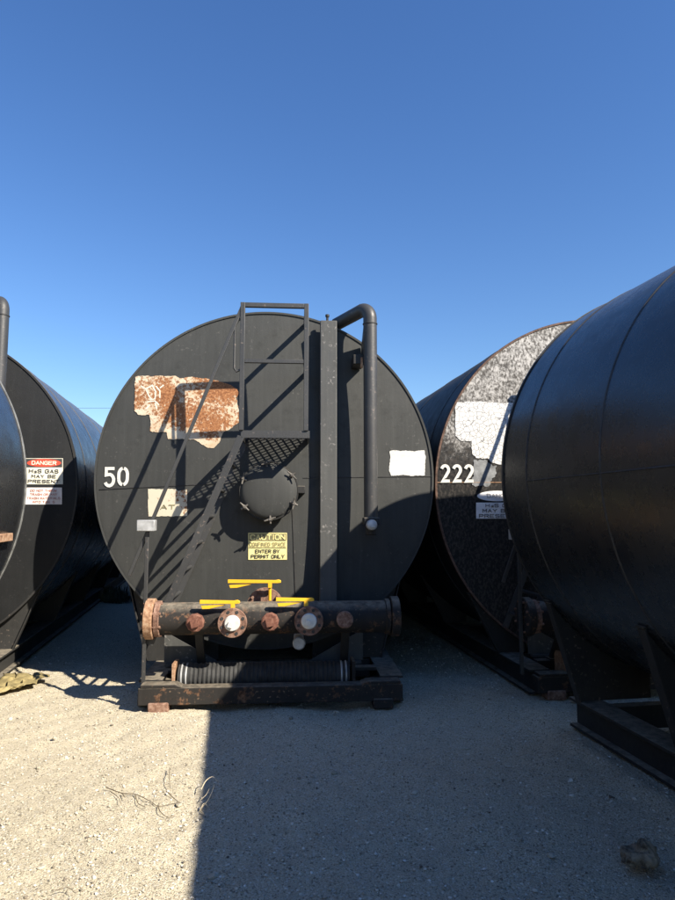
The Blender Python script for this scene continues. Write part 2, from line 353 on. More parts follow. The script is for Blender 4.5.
GL = {'A': ['0,0 2,6 4,0', '.8,2 3.2,2'], 'B': ['0,0 0,6 3,6 3.8,5.2 3.8,3.9 3,3.2 0,3.2', '3,3.2 4,2.4 4,.8 3,0 0,0'], 'C': ['4,4.8 3.2,6 .9,6 0,5 0,1 .9,0 3.2,0 4,1.2'],
 'D': ['0,0 0,6 2.7,6 4,4.8 4,1.2 2.7,0 0,0'], 'E': ['4,6 0,6 0,0 4,0', '0,3.1 3.2,3.1'], 'F': ['4,6 0,6 0,0', '0,3.1 3.2,3.1'], 'G': ['4,4.8 3.2,6 .9,6 0,5 0,1 .9,0 3.2,0 4,1 4,2.8 2.2,2.8'],
 'H': ['0,0 0,6', '4,0 4,6', '0,3.1 4,3.1'], 'I': ['2,0 2,6'], 'L': ['0,6 0,0 3.8,0'], 'M': ['0,0 0,6 2,2.6 4,6 4,0'], 'N': ['0,0 0,6 4,0 4,6'],
 'O': ['.9,0 0,1 0,5 .9,6 3.1,6 4,5 4,1 3.1,0 .9,0'], 'P': ['0,0 0,6 3,6 4,5.2 4,3.6 3,2.8 0,2.8'], 'R': ['0,0 0,6 3,6 4,5.2 4,3.8 3,3 0,3', '2,3 4,0'],
 'S': ['4,5 3.1,6 .9,6 0,5.2 0,3.9 .9,3.2 3.1,2.9 4,2.1 4,.8 3.1,0 .9,0 0,1'], 'T': ['0,6 4,6', '2,6 2,0'], 'U': ['0,6 0,1 .9,0 3.1,0 4,1 4,6'], 'V': ['0,6 2,0 4,6'],
 'W': ['0,6 1,0 2,4 3,0 4,6'], 'Y': ['0,6 2,3 4,6', '2,3 2,0'], '2': ['.4,2.6 1.6,3.2 2.8,2.6 2.8,1.6 .4,0 3,0']}
def text(T, s, cx, cz, w, h, m, parent, off=.009, bold=.012, name='lettering'):
    """one line of painted block capitals filling w x h, centred at cx, cz on the dished head"""
    adv = {' ': 3.2, 'I': 2.6, '2': 4.4}; tot = sum(adv.get(c, 5.5) for c in s)-1.5; sc = w/tot; th = min(h*.155, sc*.95)*(1+bold*8); x = cx-w/2; paths = []
    for c in s:
        dx = -1.3 if c == 'I' else 0
        for p in GL.get(c, []):
            q = [tuple(float(k) for k in e.split(',')) for e in p.split()]
            q = [Vector((x+(u+dx)*sc, cz-h/2+th/2+v_/6*(h-th))) for u, v_ in q]
            for a_, b_ in zip(q, q[1:]):
                d_ = (b_-a_).normalized()*th*.38; paths.append([tuple(a_-d_), tuple(b_+d_)])
        x += adv.get(c, 5.5)*sc
    return stroke(T, paths, th, name, m, parent, off)
def stroke(T, paths, w, name, m, parent, off=.005):
    """stencil digits: each path a 2-D polyline drawn w wide, butt ended"""
    mb = MB(); e_ = 0
    for p in paths:
        L, Rr = [], []
        for k, q in enumerate(p):
            a = Vector(p[max(k-1, 0)]); b_ = Vector(p[min(k+1, len(p)-1)]); d = (b_-a).normalized(); nn = Vector((-d.y, d.x))
            sc = 1.0
            if 0 < k < len(p)-1:
                d1 = (Vector(q)-a).normalized(); sc = 1/max(.6, abs(d1.dot(d)))
            L.append(Vector(q)+nn*w/2*sc); Rr.append(Vector(q)-nn*w/2*sc)
        e_ += .00002; vs = [(q.x, T.hy(q.x, q.y)-off-e_, q.y) for q in L+Rr]; k = len(p)
        mb.add(vs, [(i_, i_+1, k+i_+1, k+i_) for i_ in range(k-1)])
    o = mb.build(name, m, parent)
    return o
def digit(ch, x0, z0, w, h):
    A = lambda cx, cz, rx, rz, a0, a1, n=10: [(x0+w*(cx+rx*math.cos(R(a0+(a1-a0)*i_/n))), z0+h*(cz+rz*math.sin(R(a0+(a1-a0)*i_/n)))) for i_ in range(n+1)]
    pt = lambda u, v_: (x0+w*u, z0+h*v_)
    if ch == '5': return [[pt(.92, .92), pt(.14, .92), pt(.14, .50)]+[pt(.3, .60)]+A(.45, .31, .42, .30, 80, -155)]
    if ch == '0': return [A(.5, .60, .39, .33, 98, 180, 6)+A(.5, .40, .39, .33, 180, 262, 6), A(.5, .40, .39, .33, 278, 360, 6)+A(.5, .60, .39, .33, 0, 82, 6)]
    if ch == '2': return [A(.48, .70, .36, .23, 165, -25, 9)+[pt(.5, .32), pt(.13, .08), pt(.94, .08)]]

def make_tank(name, T, label, front=True, skx=0.0, hw=1.03, face='face_black', shell='side_black', rim='steel_black', L=9.5, flip=False, seams=(.43, 1.9, 3.4, 4.9, 6.4, 7.9), seam_z=None):
    rz = -T.a + (PI if flip else 0)
    root = empty(name, (T.x, T.y, 0), rz, label, 'tank', 'black cylindrical frac tanks parked side by side')
    r, zc = T.r, T.zc
    # shell
    mb = MB(); n = 160
    ys = [0.0, .4]+[q for q in np.arange(1.0, L, 1.0)]+[L]
    vs = [(r*math.sin(2*PI*j/n), y_, zc+r*math.cos(2*PI*j/n)) for y_ in ys for j in range(n)]
    k = len(ys); fs = [(i_*n+j, i_*n+(j+1) % n, (i_+1)*n+(j+1) % n, (i_+1)*n+j) for i_ in range(k-1) for j in range(n)]
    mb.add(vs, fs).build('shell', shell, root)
    # heads
    for nm, y0, sg in (('end_plate', 0, -1), ('rear_end_plate', L, 1)):
        mb = MB(); prof = [(sg*T.bulge*(1-(q/14)**2), (r-.012)*q/14) for q in range(0, 15)]
        mb.lathe(prof, (0, y0, zc), (0, 1, 0), n, False)
        o = mb.build('end_plate', face if y0 == 0 else shell, root)
    # rim bead at each end and weld seams round the shell
    for y0 in (0, L):
        mb = MB(); prof = [(-.012, r-.014), (-.012, r+.006), (.02, r+.008), (.02, r+.001)]
        if y0: prof = [(-d, q) for d, q in prof]
        mb.lathe(prof, (0, y0, zc), (0, 1, 0), n, False); mb.build('rim_bead', rim, root)
    for y0 in seams:
        mb = MB(); mb.lathe([(-.009, r-.001), (-.004, r+.005), (.004, r+.005), (.009, r-.001)], (0, y0, zc), (0, 1, 0), n, False)
        mb.build('weld_seam', 'weld', root)
    if seam_z is not None:
        for s_ in (-1, 1):
            x_ = math.sqrt(r*r-(seam_z-zc)**2)+.003
            for k_ in range(len(seams)-1):
                mb = MB(); mb.tube([(s_*x_, seams[k_]+.012, seam_z), (s_*x_, seams[k_+1]-.012, seam_z)], .005, 6); mb.build('weld_seam', 'weld', root)
    # skid: two I beams, cross members, saddle plates
    zt = .235; y0 = -.63 if front else -.06
    for s_ in (-1, 1):
        mb = MB()
        mb.box((s_*hw+skx, (y0+L)/2, zt-.011), (.2, L-y0, .022)); mb.box((s_*hw+skx, (y0+L)/2, .03), (.2, L-y0, .022)); mb.box((s_*(hw+.03)+skx, (y0+L)/2, .13), (.02, L-y0, .178))
        mb.build('skid_rail', 'steel_black', root, .003)
    for y_ in ([.16] if front else [.14])+[1.8, 3.9, 6.0, L-.2]:
        MB().box((skx, y_, .13), (2*hw-.022-.18, .09, .17)).build('cross_beam', 'steel_black', root, .004)
    for y_ in ([.07, 1.2, 2.3, 3.4, 4.5, 5.6, 6.7, 7.8, 8.9] if not front else [.1, 1.9, 3.8, 5.7, 7.6, 9.3]):
        zs = zc-r*math.sin(R(38)); xs = r*math.cos(R(38))
        for s_ in (-1, 1):
            arc = [(s_*(r+.002)*math.cos(R(38+a*6)), zc-(r+.002)*math.sin(R(38+a*6))) for a in range(0, 7)]
            arc = [q for q in arc if q[1] > zt+.03]
            poly = [(s_*(hw+.09), zt)]+arc+[(arc[-1][0], zt)]
            MB().prism(poly, (y_-.006, y_+.006), lambda u, v_, e: (u, e, v_)).build('saddle_plate', 'steel_black', root)
            a = Vector((s_*(hw+.095), y_, zt)); b_ = Vector((s_*(xs+.022), y_, zs+.01))
            mb = MB(); mb.bar(a, b_, .075, .012, (s_, 0, -.3)); mb.box(b_+Vector((-s_*.025, 0, .012)), (.08, .08, .014)); mb.build('saddle_flange', 'steel_black', root, .002)
    return root

def front_gear(T, root, vent=0.0, mshift=0.0, skx=0.0, ends='rust_tan', gx=0.0):
    """everything that hangs on the working end: taken from the middle tank's layout, shifted with the tank's centre height"""
    C = TC; dz = T.zc-C.zc
    def Q(px, py, p, shift=True):
        q = C.P(px, py, p); return Vector((q.x+gx, -p, q.z+(dz if shift else 0)))
    # ---- square fill column
    a = Q(320.5, 320, .20); b_ = Q(337, 320, .20); cx = (a.x+b_.x)/2; w = b_.x-a.x; zt = a.z
    mb = MB(); mb.box((cx, -.13, (zt+.62)/2), (w, .13, zt-.62)); 
    col = mb.build('fill_column', 'pillar_grey', root, .006)
    mb = MB(); mb.lathe([(0, .012), (.05, .012), (.052, .02), (.075, .02)], (cx-.01, -.13, zt+.001), (0, 0, 1), 8); mb.build('lifting_stud', 'steel_black', col)
    for z_ in (zt-.30, zt-.75, zt-2.0):
        MB().box((cx, -.035, z_), (w*.7, .07, .05)).build('stand_off', 'steel_black', col)
    # ---- vent pipe
    rp = .066; top = Q(371, 308, .31)+Vector((0, 0, vent)); bot = Q(371, 518, .31); x = bot.x; zz = top.z
    pts = [(x, -.31, bot.z), (x, -.31, zz-.11)]
    for k in range(1, 9):
        t = PI/2*k/8; pts.append(Vector((x, -.31, zz-.11))+Vector((-.62, .78, 0))*.11*(1-math.cos(t))+Vector((0, 0, .11*math.sin(t))))
    e = Q(337, 323, -.10); dirv = (Vector((e.x, .12, zz-.04))-pts[-1]); pts.append(pts[-1]+dirv); pts.append(pts[-1]+Vector((-.22, .30, -.24)))
    vp = MB().tube(pts, rp, 24).build('vent_pipe', 'stair_paint', root, 0, 50)
    mb = MB()
    for z_ in (zz-.16,): mb.lathe([(-.008, rp), (-.004, rp+.006), (.004, rp+.006), (.008, rp)], (x, -.31, z_), (0, 0, 1), 24, False)
    mb.build('weld_ring', 'weld', vp)
    # web plate between pipe and head, bracket with a rusty clip
    g0 = [(x-.16, zz-.10), (x-.04, zz-.05), (x-.04, zz-.55), (x-.09, zz-.48)]
    MB().prism([(-.30, zz-.10), (-.30, zz-.62), (-.02, zz-.40), (-.02, zz-.30)], (x-.055, x-.043), lambda u, v_, e_: (e_, u, v_)).build('web_plate', 'stair_paint', vp)
    q = Q(357, 363, .12); MB().box((q.x, -.16, q.z), (.10, .24, .09)).build('pipe_bracket', 'steel_black', vp, .004)
    q = Q(361.5, 363, .26); MB().box((q.x, -.27, q.z), (.02, .05, .10)).build('pipe_clip', 'rust_tan', vp, .004)
    mb = MB(); q = Q(371.5, 521, .34)
    mb.box((x, -.31, bot.z-.03), (.15, .15, .07)); mb.lathe([(0, .05), (.10, .05)], (x, -.30, bot.z-.06), (0, 0, -1), 16)
    mb.build('pipe_foot', 'steel_black', vp, .01)
    q = Q(372, 525, .46); mb = MB(); mb.lathe([(0, .05), (.035, .05), (.05, .042), (.055, .02)], (q.x, -.42, q.z), (0, -1, 0), 24)
    mb.box((q.x, -.482, q.z-.012), (.05, .014, .014)); mb.build('plug', 'galvanised', vp)
    mb = MB(); mb.lathe([(0, .045), (.1, .045)], (q.x, -.32, q.z), (0, -1, 0), 16); mb.build('valve_body', 'steel_black', vp)
    # ---- manway
    m0 = Q(268.5, 491, .30); c = Vector((m0.x, 0, m0.z)); rc = .268
    mb = MB(); mb.lathe([(-.05, .215), (.255, .215)], c, (0, -1, 0), 40, False); mw = mb.build('manway_neck', 'face_black', root)
    mb = MB(); mb.lathe([(.215, .215), (.215, rc+.012), (.238, rc+.012), (.238, .215)], c, (0, -1, 0), 48, False); mb.build('manway_flange', 'steel_black', mw)
    prof = [(.241, rc-.03), (.241, rc), (.262, rc), (.270, rc-.012)]+[(.270+.055*math.cos(R(a)), (rc-.012)*math.sin(R(a))) for a in (80, 70, 60, 50, 40, 30, 20, 10, 0)]
    mb = MB(); mb.lathe(prof, c, (0, -1, 0), 48, False); cv = mb.build('manway_cover', 'face_black', mw)
    mb = MB(); mb.lathe([(.262, rc-.008), (.266, rc+.004), (.258, rc+.006)], c, (0, -1, 0), 48, False); mb.build('cover_edge', 'steel_black', mw)
    for k in range(6):
        a = R(90+60*k+4); d = Vector((math.cos(a), 0, math.sin(a))); t = Vector((-d.z, 0, d.x)); o_ = c+d*(rc-.005)
        mb = MB(); mb.bar(o_+Vector((0, -.20, 0)), o_+Vector((0, -.335, 0)), .018, .018, d)                       # eye bolt
        mb.tube([o_+Vector((0, -.33, 0))-t*.055+d*.012, o_+Vector((0, -.315, 0)), o_+Vector((0, -.33, 0))+t*.05-d*.015], [.006, .012, .006], 8)   # wing nut
        mb.tube([o_+Vector((0, -.30, 0))-d*.035, o_+Vector((0, -.30, 0))+d*.04], .009, 8)
        mb.lathe([(0, .022), (.022, .022)], o_+Vector((0, -.275, 0)), (0, -1, 0), 6)
        mb.build('clamp_bolt', 'clamp_steel', mw)
    mb = MB(); q = c+Vector((rc+.03, -.14, .015)); mb.box(q, (.09, .20, .07)); mb.build('cover_hinge', 'steel_black', mw, .006)
    # ---- stair with its platform and rails, hung on the head
    pf = .60; pb = .04
    ax = Q(241, 434, pf); bx = Q(307.5, 434, pf); zp = ax.z; xl, xr = ax.x, bx.x
    st = MB()
    st.bar((xl, -pf, zp), (xr+.02, -pf, zp), .012, .065); 
    pl = st.build('platform', 'stair_paint', root)
    MB().bar((xr+.014, -pf+.008, zp), (xr+.014, .0, zp), .012, .065).build('side_angle', 'stair_paint', pl)
    MB().bar((xl-.0, -pf+.008, zp), (xl-.0, .0, zp), .012, .065).build('side_angle', 'stair_paint', pl)
    MB().bar((xl+.01, -.03, zp), (xr+.006, -.03, zp), .01, .06).build('back_angle', 'stair_paint', pl)
    # expanded metal floor: diamond lattice of thin strands
    mb = MB(); x0, x1, y0, y1 = xl+.008, xr+.006, -pf+.008, -.035; px_, py_ = .078, .039
    slope = px_/py_
    for sg in (1, -1):
        k = -80
        while k < 80:
            # line x = k*px_ + sg*slope*(y-y0)
            xs = []; 
            ya, yb = y0, y1; xa = x0+k*px_; xb = xa+sg*slope*(yb-ya)
            # clip in x
            def yat(xv): return ya+(xv-xa)/(sg*slope)
            lo, hi = ya, yb
            t0, t1 = sorted((yat(x0), yat(x1))); lo = max(lo, t0); hi = min(hi, t1)
            if hi-lo > .004:
                mb.bar((xa+sg*slope*(lo-ya), lo, zp+.012+.001*sg), (xa+sg*slope*(hi-ya), hi, zp+.012+.001*sg), .010, .003)
            k += 1
    mb.build('expanded_metal_floor', 'stair_paint', pl)
    rl = Q(243, 305, pf); rr = Q(306.5, 305, pf); zr = rl.z; tb = .042
    fr = MB()
    for xx_ in (rl.x, rr.x): fr.bar((xx_, -pf, zp+.033), (xx_, -pf, zr+tb/2), tb, tb, (0, 1, 0))
    fr.bar((rl.x+tb/2, -pf, zr), (rr.x-tb/2, -pf, zr), tb*.96, tb*.96)
    zm = Q(243, 361, pf).z; fr.bar((rl.x+tb/2, -pf, zm), (rr.x-tb/2, -pf, zm), tb*.8, tb*.8)
    fr = fr.build('guard_rail', 'stair_paint', pl, .003)
    # returns from the front frame back to the head on the right hand side
    for z_ in (zr-.005, zm):
        hyz = T.hy(rr.x, z_) if abs(z_-T.zc) < T.r else -.02
        MB().bar((rr.x, -pf+tb/2, z_), (rr.x, min(hyz, -.03)+.02, z_), tb*.8, tb*.8).build('rail_return', 'stair_paint', pl)
    # small bent grab handle beside the left post
    g1 = Q(238.5, 321, pf-.02); g2 = Q(235.5, 372, pf-.02); xi = rl.x-.012
    pts = [(xi, -pf, g1.z+.02), (g1.x, -pf, g1.z), (g2.x-.01, -pf, g1.z-.05), (g2.x-.01, -pf, g2.z+.03), (g2.x+.01, -pf, g2.z), (xi, -pf, g2.z+.02)]
    MB().tube(pts, .011, 8).build('grab_handle', 'stair_paint', pl)
    # stair flight
    sb = Q(166, 607, pf); sa = Vector((xl, -pf, zp-.02)); sb = Vector((sb.x, -pf, .52))
    sb.x = sa.x+(Q(166, 607, pf).x-sa.x)*(sa.z-sb.z)/(sa.z-Q(166, 607, pf).z)
    fl = MB().bar(sa, sb, .012, .062, (0, 0, 1)).build('stair_stringer', 'stair_paint', root, .002)
    off = Vector((0, pf-.10, 0)); MB().bar(sa+off, sb+off, .012, .062, (0, 0, 1)).build('stair_stringer', 'stair_paint', root, .002)
    nst = 7
    for k in range(1, nst+1):
        q = sa.lerp(sb, k/(nst+.6)); mb = MB()
        mb.tube([(q.x, -pf+.004, q.z), (q.x, -.104, q.z)], .017, 10)
        mb.build('rung', 'stair_paint', fl)
    # sloping hand rail and its foot post
    ha = Q(242.5, 306, pf); hb = Q(129, 576, pf+.02)
    MB().bar(ha, hb, .026, .030, (0, 0, 1)).build('hand_rail', 'stair_paint', root, .003)
    hc = Vector((ha.x, -.08, ha.z)); hd = Vector((hb.x, -.10, hb.z))
    # post with a small galvanised box
    p0 = Q(147.5, 528, pf+.04); MB().bar((p0.x, -pf-.04, p0.z), (p0.x, -pf-.04, .20), .030, .030, (0, 1, 0)).build('post', 'stair_paint', root, .003)
    q = Q(146.5, 525.5, pf+.06); bx_ = MB(); bx_.box((q.x, -pf-.05, q.z), (.15, .10, .095)); bx_ = bx_.build('junction_box', 'galvanised', root, .006)
    bx_['label'] = 'small grey box on the thin post'
    # ---- manifold
    pm = .60; mc = C.P(270, 617.5, pm); zm_ = mc.z+dz*.4; ml = C.P(160, 617, pm).x+mshift; mr_ = C.P(386, 617, pm).x+mshift; rm = .137
    mf = MB().lathe([(0, rm), (mr_-ml, rm)], (ml, -pm, zm_), (1, 0, 0), 40, False).build('manifold', 'rusty_black', root)
    def ring(x_, w_, r_, m_, nm):
        mb = MB(); mb.lathe([(0, .02), (0, r_-.008), (.006, r_), (w_-.006, r_), (w_, r_-.008), (w_, .02)], (x_, -pm, zm_), (1, 0, 0), 40)
        mb.build(nm, m_, mf)
    ring(ml-.035, .05, .152, 'rust_brown', 'end_ring'); ring(ml-.115, .075, .172, ends, 'blind_flange')
    ring(mr_-.015, .045, .152, 'rusty_black', 'end_ring'); ring(mr_+.035, .075, .172, 'rusty_black', 'blind_flange')  # right end in darker colours for the shade it stands in
    mb = MB()
    for a in range(0, 360, 45): 
        d = Vector((0, math.cos(R(a+20)), math.sin(R(a+20)))); mb.lathe([(-.13, .012), (.03, .012)], Vector((ml-.0, -pm, zm_))+d*.142, (1, 0, 0), 6)
    mb.build('flange_bolts', 'rust_brown', mf)['kind'] = 'stuff'
    # outlets along the front: (px, py, flange radius, kind)
    for px, py, kind in ((195, 623, 'plug'), (232, 623.5, 'valve'), (270, 622, 'plug'), (309, 621.5, 'valve'), (345, 620, 'cap')):
        q = C.P(px, py, pm+.24); q.z += dz*.4; dark = px > 300
        r_ = {'plug': .075, 'valve': .122, 'cap': .070}[kind]
        mb = MB(); mb.lathe([(pm+.08, .05), (pm+.20, .05)], (q.x, 0, q.z), (0, -1, 0), 24, False)
        stub = mb.build('outlet', 'rusty_black', mf)
        if kind == 'valve':
            mb = MB(); n = 32; c0 = Vector((q.x, -pm-.19, q.z)); 
            # flange disc; bolt holes are black discs laid on it, their shade painted
            prof = [(0, .06), (0, r_-.004), (.004, r_), (.026, r_), (.030, r_-.004), (.030, .058)]
            mb.lathe(prof, c0, (0, -1, 0), 40, False); mb.build('valve_flange', 'rust_brown' if not dark else 'rust_brown', mf)
            mb = MB()
            for a in range(8):
                d = Vector((math.cos(R(45*a+22)), 0, math.sin(R(45*a+22)))); mb.lathe([(.029, .015), (.034, .015)], c0+d*.094, (0, -1, 0), 6)
            mb.build('bolt_hole_discs', 'ink_black', mf)['kind'] = 'stuff'
            mb = MB(); mb.lathe([(.02, .066), (.045, .066), (.055, .058)], c0, (0, -1, 0), 28); mb.box(c0+Vector((-.01, -.07, -.008)), (.042, .036, .042), Matrix.Rotation(R(18), 3, 'Y'))
            mb.build('valve_plug', 'plug_steel', mf)
        else:
            c0 = Vector((q.x, -pm-.19, q.z)); mb = MB()
            mb.lathe([(0, r_-.006), (.006, r_), (.055, r_), (.062, r_-.01)], c0, (0, -1, 0), 10 if kind == 'plug' else 26)
            if kind == 'plug':
                mb.box(c0+Vector((0, -.075, 0)), (.062, .034, .062), Matrix.Rotation(R(-14), 3, 'Y'))
            mb.build('port_plug', 'rust_red' if not dark else 'rust_brown', mf)
    q = C.P(299, 643.5, pm+.05); mb = MB(); mb.lathe([(-.28, .045), (.02, .045), (.02, .055), (.05, .055), (.06, .045)], (q.x, -pm, q.z+dz*.4), (0, -1, 0), 22); mb.build('drain_plug', 'galvanised', mf)
    # round upright flange behind the manifold and its neck
    q = C.P(265, 604, pm-.28); c0 = Vector((q.x, -pm+.28, zm_+.06)); mb = MB()
    mb.lathe([(-.02, .05), (-.02, .165), (.02, .165), (.02, .05)], c0, (0, -1, 0), 32); 
    for a in range(10):
        d = Vector((math.cos(R(36*a)), 0, math.sin(R(36*a)))); mb.lathe([(-.05, .014), (.045, .014)], c0+d*.138, (0, -1, 0), 6)
    mb.build('valve_flange', 'rust_brown', mf)
    # three yellow lever handles
    for (x0, x1, py, yc, p_) in ((200, 240, 602, 232, pm+.14), (228, 281, 581.5, 269, pm-.20), (276, 314, 599.5, 305, pm+.14)):
        a = C.P(x0, py, p_+.03); b_ = C.P(x1, py+.8, p_+.03); h_ = .034; z_ = a.z+dz*.4
        mb = MB(); mb.prism([(a.x, z_-.013), (a.x, z_+.018), (b_.x-.05, z_+.010), (b_.x-.02, z_+.015), (b_.x, z_+.006), (b_.x, z_-.012), (b_.x-.03, z_-.016)], (-p_-.055, -p_-.025), lambda u, v_, e: (u, e, v_))
        mb.prism([(a.x+.02, z_-.058), (a.x+.01, z_-.03), (a.x+.21, z_-.021), (a.x+.21, z_-.026), (a.x+.08, z_-.056)], (-p_-.045, -p_-.030), lambda u, v_, e: (u, e, v_))
        sx_ = C.P(yc+1, py, p_+.03).x
        mb.box((sx_, -p_-.04, z_-.035), (.035, .03, .045)); mb.build('lever_handle', 'yellow_paint', mf, .003)
        MB().lathe([(0, .014), (.12, .014)], (sx_, -p_-.03, z_-.17), (0, 0, 1), 10).build('valve_stem', 'yellow_paint' if p_ < pm else 'rust_brown', mf)
    # legs under the manifold
    for px in (198, 346):
        q = C.P(px, 650, pm); q.x += gx; mb = MB(); mb.bar((q.x, -.335, .262), (q.x, -pm+.05, zm_-rm+.012), .07, .05, (0, 1, 0)); mb.box((q.x, -.335, .262), (.11, .12, .014)); mb.build('manifold_leg', 'steel_black', mf, .003)
    MB().box((skx, -.335, .238), (1.86, .10, .03)).build('foot_beam', 'steel_black', root, .003)
    for s_ in (-1, 1):
        MB().prism([(s_*.92, .27), (s_*.92, .55), (s_*.42, .27)], (-.16, -.148), lambda u, v_, e: (u, e, v_)).build('gusset', 'pillar_grey', root)
    MB().box((0, -.19, .258), (1.8, .07, .02)).build('ledge', 'pillar_grey', root)
    # ---- front bumper beam with its feet, ribbed hose carrier behind it
    mb = MB(); zb = .20; hwid = 1.105
    mb.box((skx, -.70, .128), (2*hwid, .13, .14)); fb = mb.build('front_beam', 'rusty_black', root, .008)
    for s_ in (-1, 1):
        MB().box((s_*(hwid-.17)+skx, -.705, .04), (.17, .15, .085)).build('beam_foot', 'rust_brown' if s_ < 0 else 'rusty_black', fb, .012)
        MB().prism([(s_*(hwid-.36), .0), (s_*(hwid-.02), .0), (s_*(hwid-.02), .028), (s_*(hwid-.12), .028), (s_*(hwid-.30), .028)], (-.765, -.635), lambda u, v_, e: (u+skx, e, v_+.197)).build('beam_pad', 'rusty_black', fb, .005)
    mb = MB(); xa, xb = C.P(179, 670, .52).x, C.P(349, 670, .52).x; zc_ = .225; nr = 34; prof = []
    for k in range(nr):
        d0 = .10+(xb-xa-.20)*k/nr; dw = (xb-xa-.20)/nr
        prof += [(d0, .112), (d0+dw*.3, .115), (d0+dw*.55, .107), (d0+dw*.85, .106)]
    prof = [(0, .09), (0, .11), (.09, .11)]+prof+[(xb-xa-.09, .11), (xb-xa, .11), (xb-xa, .09)]
    mb.lathe(prof, (xa, -.50, zc_), (1, 0, 0), 28); hs = mb.build('ribbed_roller', 'rubber', root, 0, 25)
    for x_ in (xa+.015, xa+.055, xb-.045, xb-.085):
        MB().lathe([(-.008, .110), (-.004, .117), (.004, .117), (.008, .110)], (x_+.015, -.50, zc_), (1, 0, 0), 28, False).build('steel_band', 'galvanised', hs)
    for x_ in (xa-.035, xb+.035): MB().box((x_, -.50, .235), (.03, .20, .24)).build('end_bracket', 'rust_tan' if x_ < 0 else 'rusty_black', hs, .004)

# ---- middle tank, number 50
TC = Tank(-.69, 6.36, -4.0, 1.645, 1.995)
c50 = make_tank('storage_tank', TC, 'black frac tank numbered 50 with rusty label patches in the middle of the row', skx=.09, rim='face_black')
front_gear(TC, c50, skx=.09)
def Hx(T, pts): return [(q.x, q.z) for q in (T.H(*p) for p in pts)]
o = conform(TC, Hx(TC, [(135.5, 377), (138, 376), (176, 376), (180, 378.5), (188, 377), (197, 377.5), (209, 379), (217, 380.5), (224, 383), (231, 385), (237, 389), (239.5, 393), (236, 398), (237.5, 405), (240, 412), (240, 421), (232, 428), (224, 431.5), (221, 437), (219, 443), (214, 448), (207, 447.5), (201, 444), (194, 439.5), (180, 439), (168, 439), (166.5, 432), (158, 432.5), (150, 431), (151, 424), (149.5, 415), (138.7, 415), (134.5, 411), (134.8, 395)]), 'rusted_label', 'rust_patch', c50, .004, 2, .0025, .006)
o['label'] = 'large ragged rust-stained patch of old print'
# faint pale marks left of an old logo on the patch
mk = []
for s_ in ([(141, 386), (146, 389), (153, 385)], [(146, 389), (149, 396), (152, 400)], [(152, 385), (156, 392), (155, 399), (150, 400)], [(156, 386), (160, 391), (160, 398)], [(147, 402), (155, 401), (159, 405)], [(150, 405), (146, 409)], [(155, 403), (157, 409)], [(160, 388), (164, 385)]):
    mk.append(Hx(TC, s_))
stroke(TC, mk, .013, 'pale_mark', 'sign_cream', c50, .0048)
lb = conform(TC, Hx(TC, [(148, 489), (166, 489), (176, 489), (178, 491), (187, 489.5), (187.3, 516), (148.5, 516.5)]), 'small_rusted_label', 'rust_label', c50, .004, 2, .0025, .004)
for i_, (t_, py, x0, x1) in enumerate((('DANGER', 494, 166, 184), ('NO', 500, 171, 181), ('AT', 507, 161, 175), ('AREA', 513, 159, 183))):
    if i_ in (2,): 
        a = TC.H(x0, py); b_ = TC.H(x1, py); text(TC, 'AT', (a.x+b_.x)/2, a.z, (b_.x-a.x), .045, 'ink_faded', lb, .008)
pw = conform(TC, Hx(TC, [(389.5, 451.5), (394, 450.2), (408, 451), (424.5, 450.5), (425.3, 462), (424.6, 475.5), (412, 476), (402, 475), (391, 475.8), (389, 470), (390, 462)]), 'blank_white_label', 'chalk_white', c50, .004, 2, .0025, .006)
a = TC.H(104.5, 486); b_ = TC.H(129, 467); w_ = (b_.x-a.x); h_ = b_.z-a.z
stroke(TC, digit('5', a.x, a.z, w_*.44, h_)+digit('0', a.x+w_*.54, a.z, w_*.46, h_), .031, 'painted_number', 'number_white', c50)
# caution sign
def sign(T, root, x0, y0, x1, y1, m, name):
    return conform(T, Hx(T, [(x0, y0), (x1, y0), (x1, y1), (x0, y1)]), name, m, root, .005, 2)
def line(T, par, s, px, py, wpx, hpx, m, off=.0095, bold=.012):
    a = T.H(px-wpx/2, py); b_ = T.H(px+wpx/2, py); c_ = T.H(px, py-hpx/2); d_ = T.H(px, py+hpx/2)
    return text(T, s, (a.x+b_.x)/2, (c_.z+d_.z)/2, b_.x-a.x, c_.z-d_.z, m, par, off, bold)
sg = sign(TC, c50, 248.3, 532.8, 287, 559.7, 'sign_yellow', 'caution_sign')
bd = conform(TC, Hx(TC, [(249, 533.6), (286.3, 533.6), (286.3, 540.6), (249, 540.6)]), 'heading_band', 'ink_faded', sg, .0085, 1, 0)
line(TC, sg, 'CAUTION', 267.8, 537.1, 34, 5.4, 'sign_yellow', .0115, .03)
line(TC, sg, 'CONFINED SPACE', 267.8, 544.3, 36, 3.9, 'ink_faded')
line(TC, sg, 'ENTER BY', 267.5, 551.2, 24, 3.8, 'ink_black')
line(TC, sg, 'PERMIT ONLY', 267.8, 556.4, 33, 3.8, 'ink_black')
conform(TC, Hx(TC, [(249, 547.2), (286.3, 547.2), (286.3, 548), (249, 548)]), 'rule', 'ink_faded', sg, .0085, 1, 0)
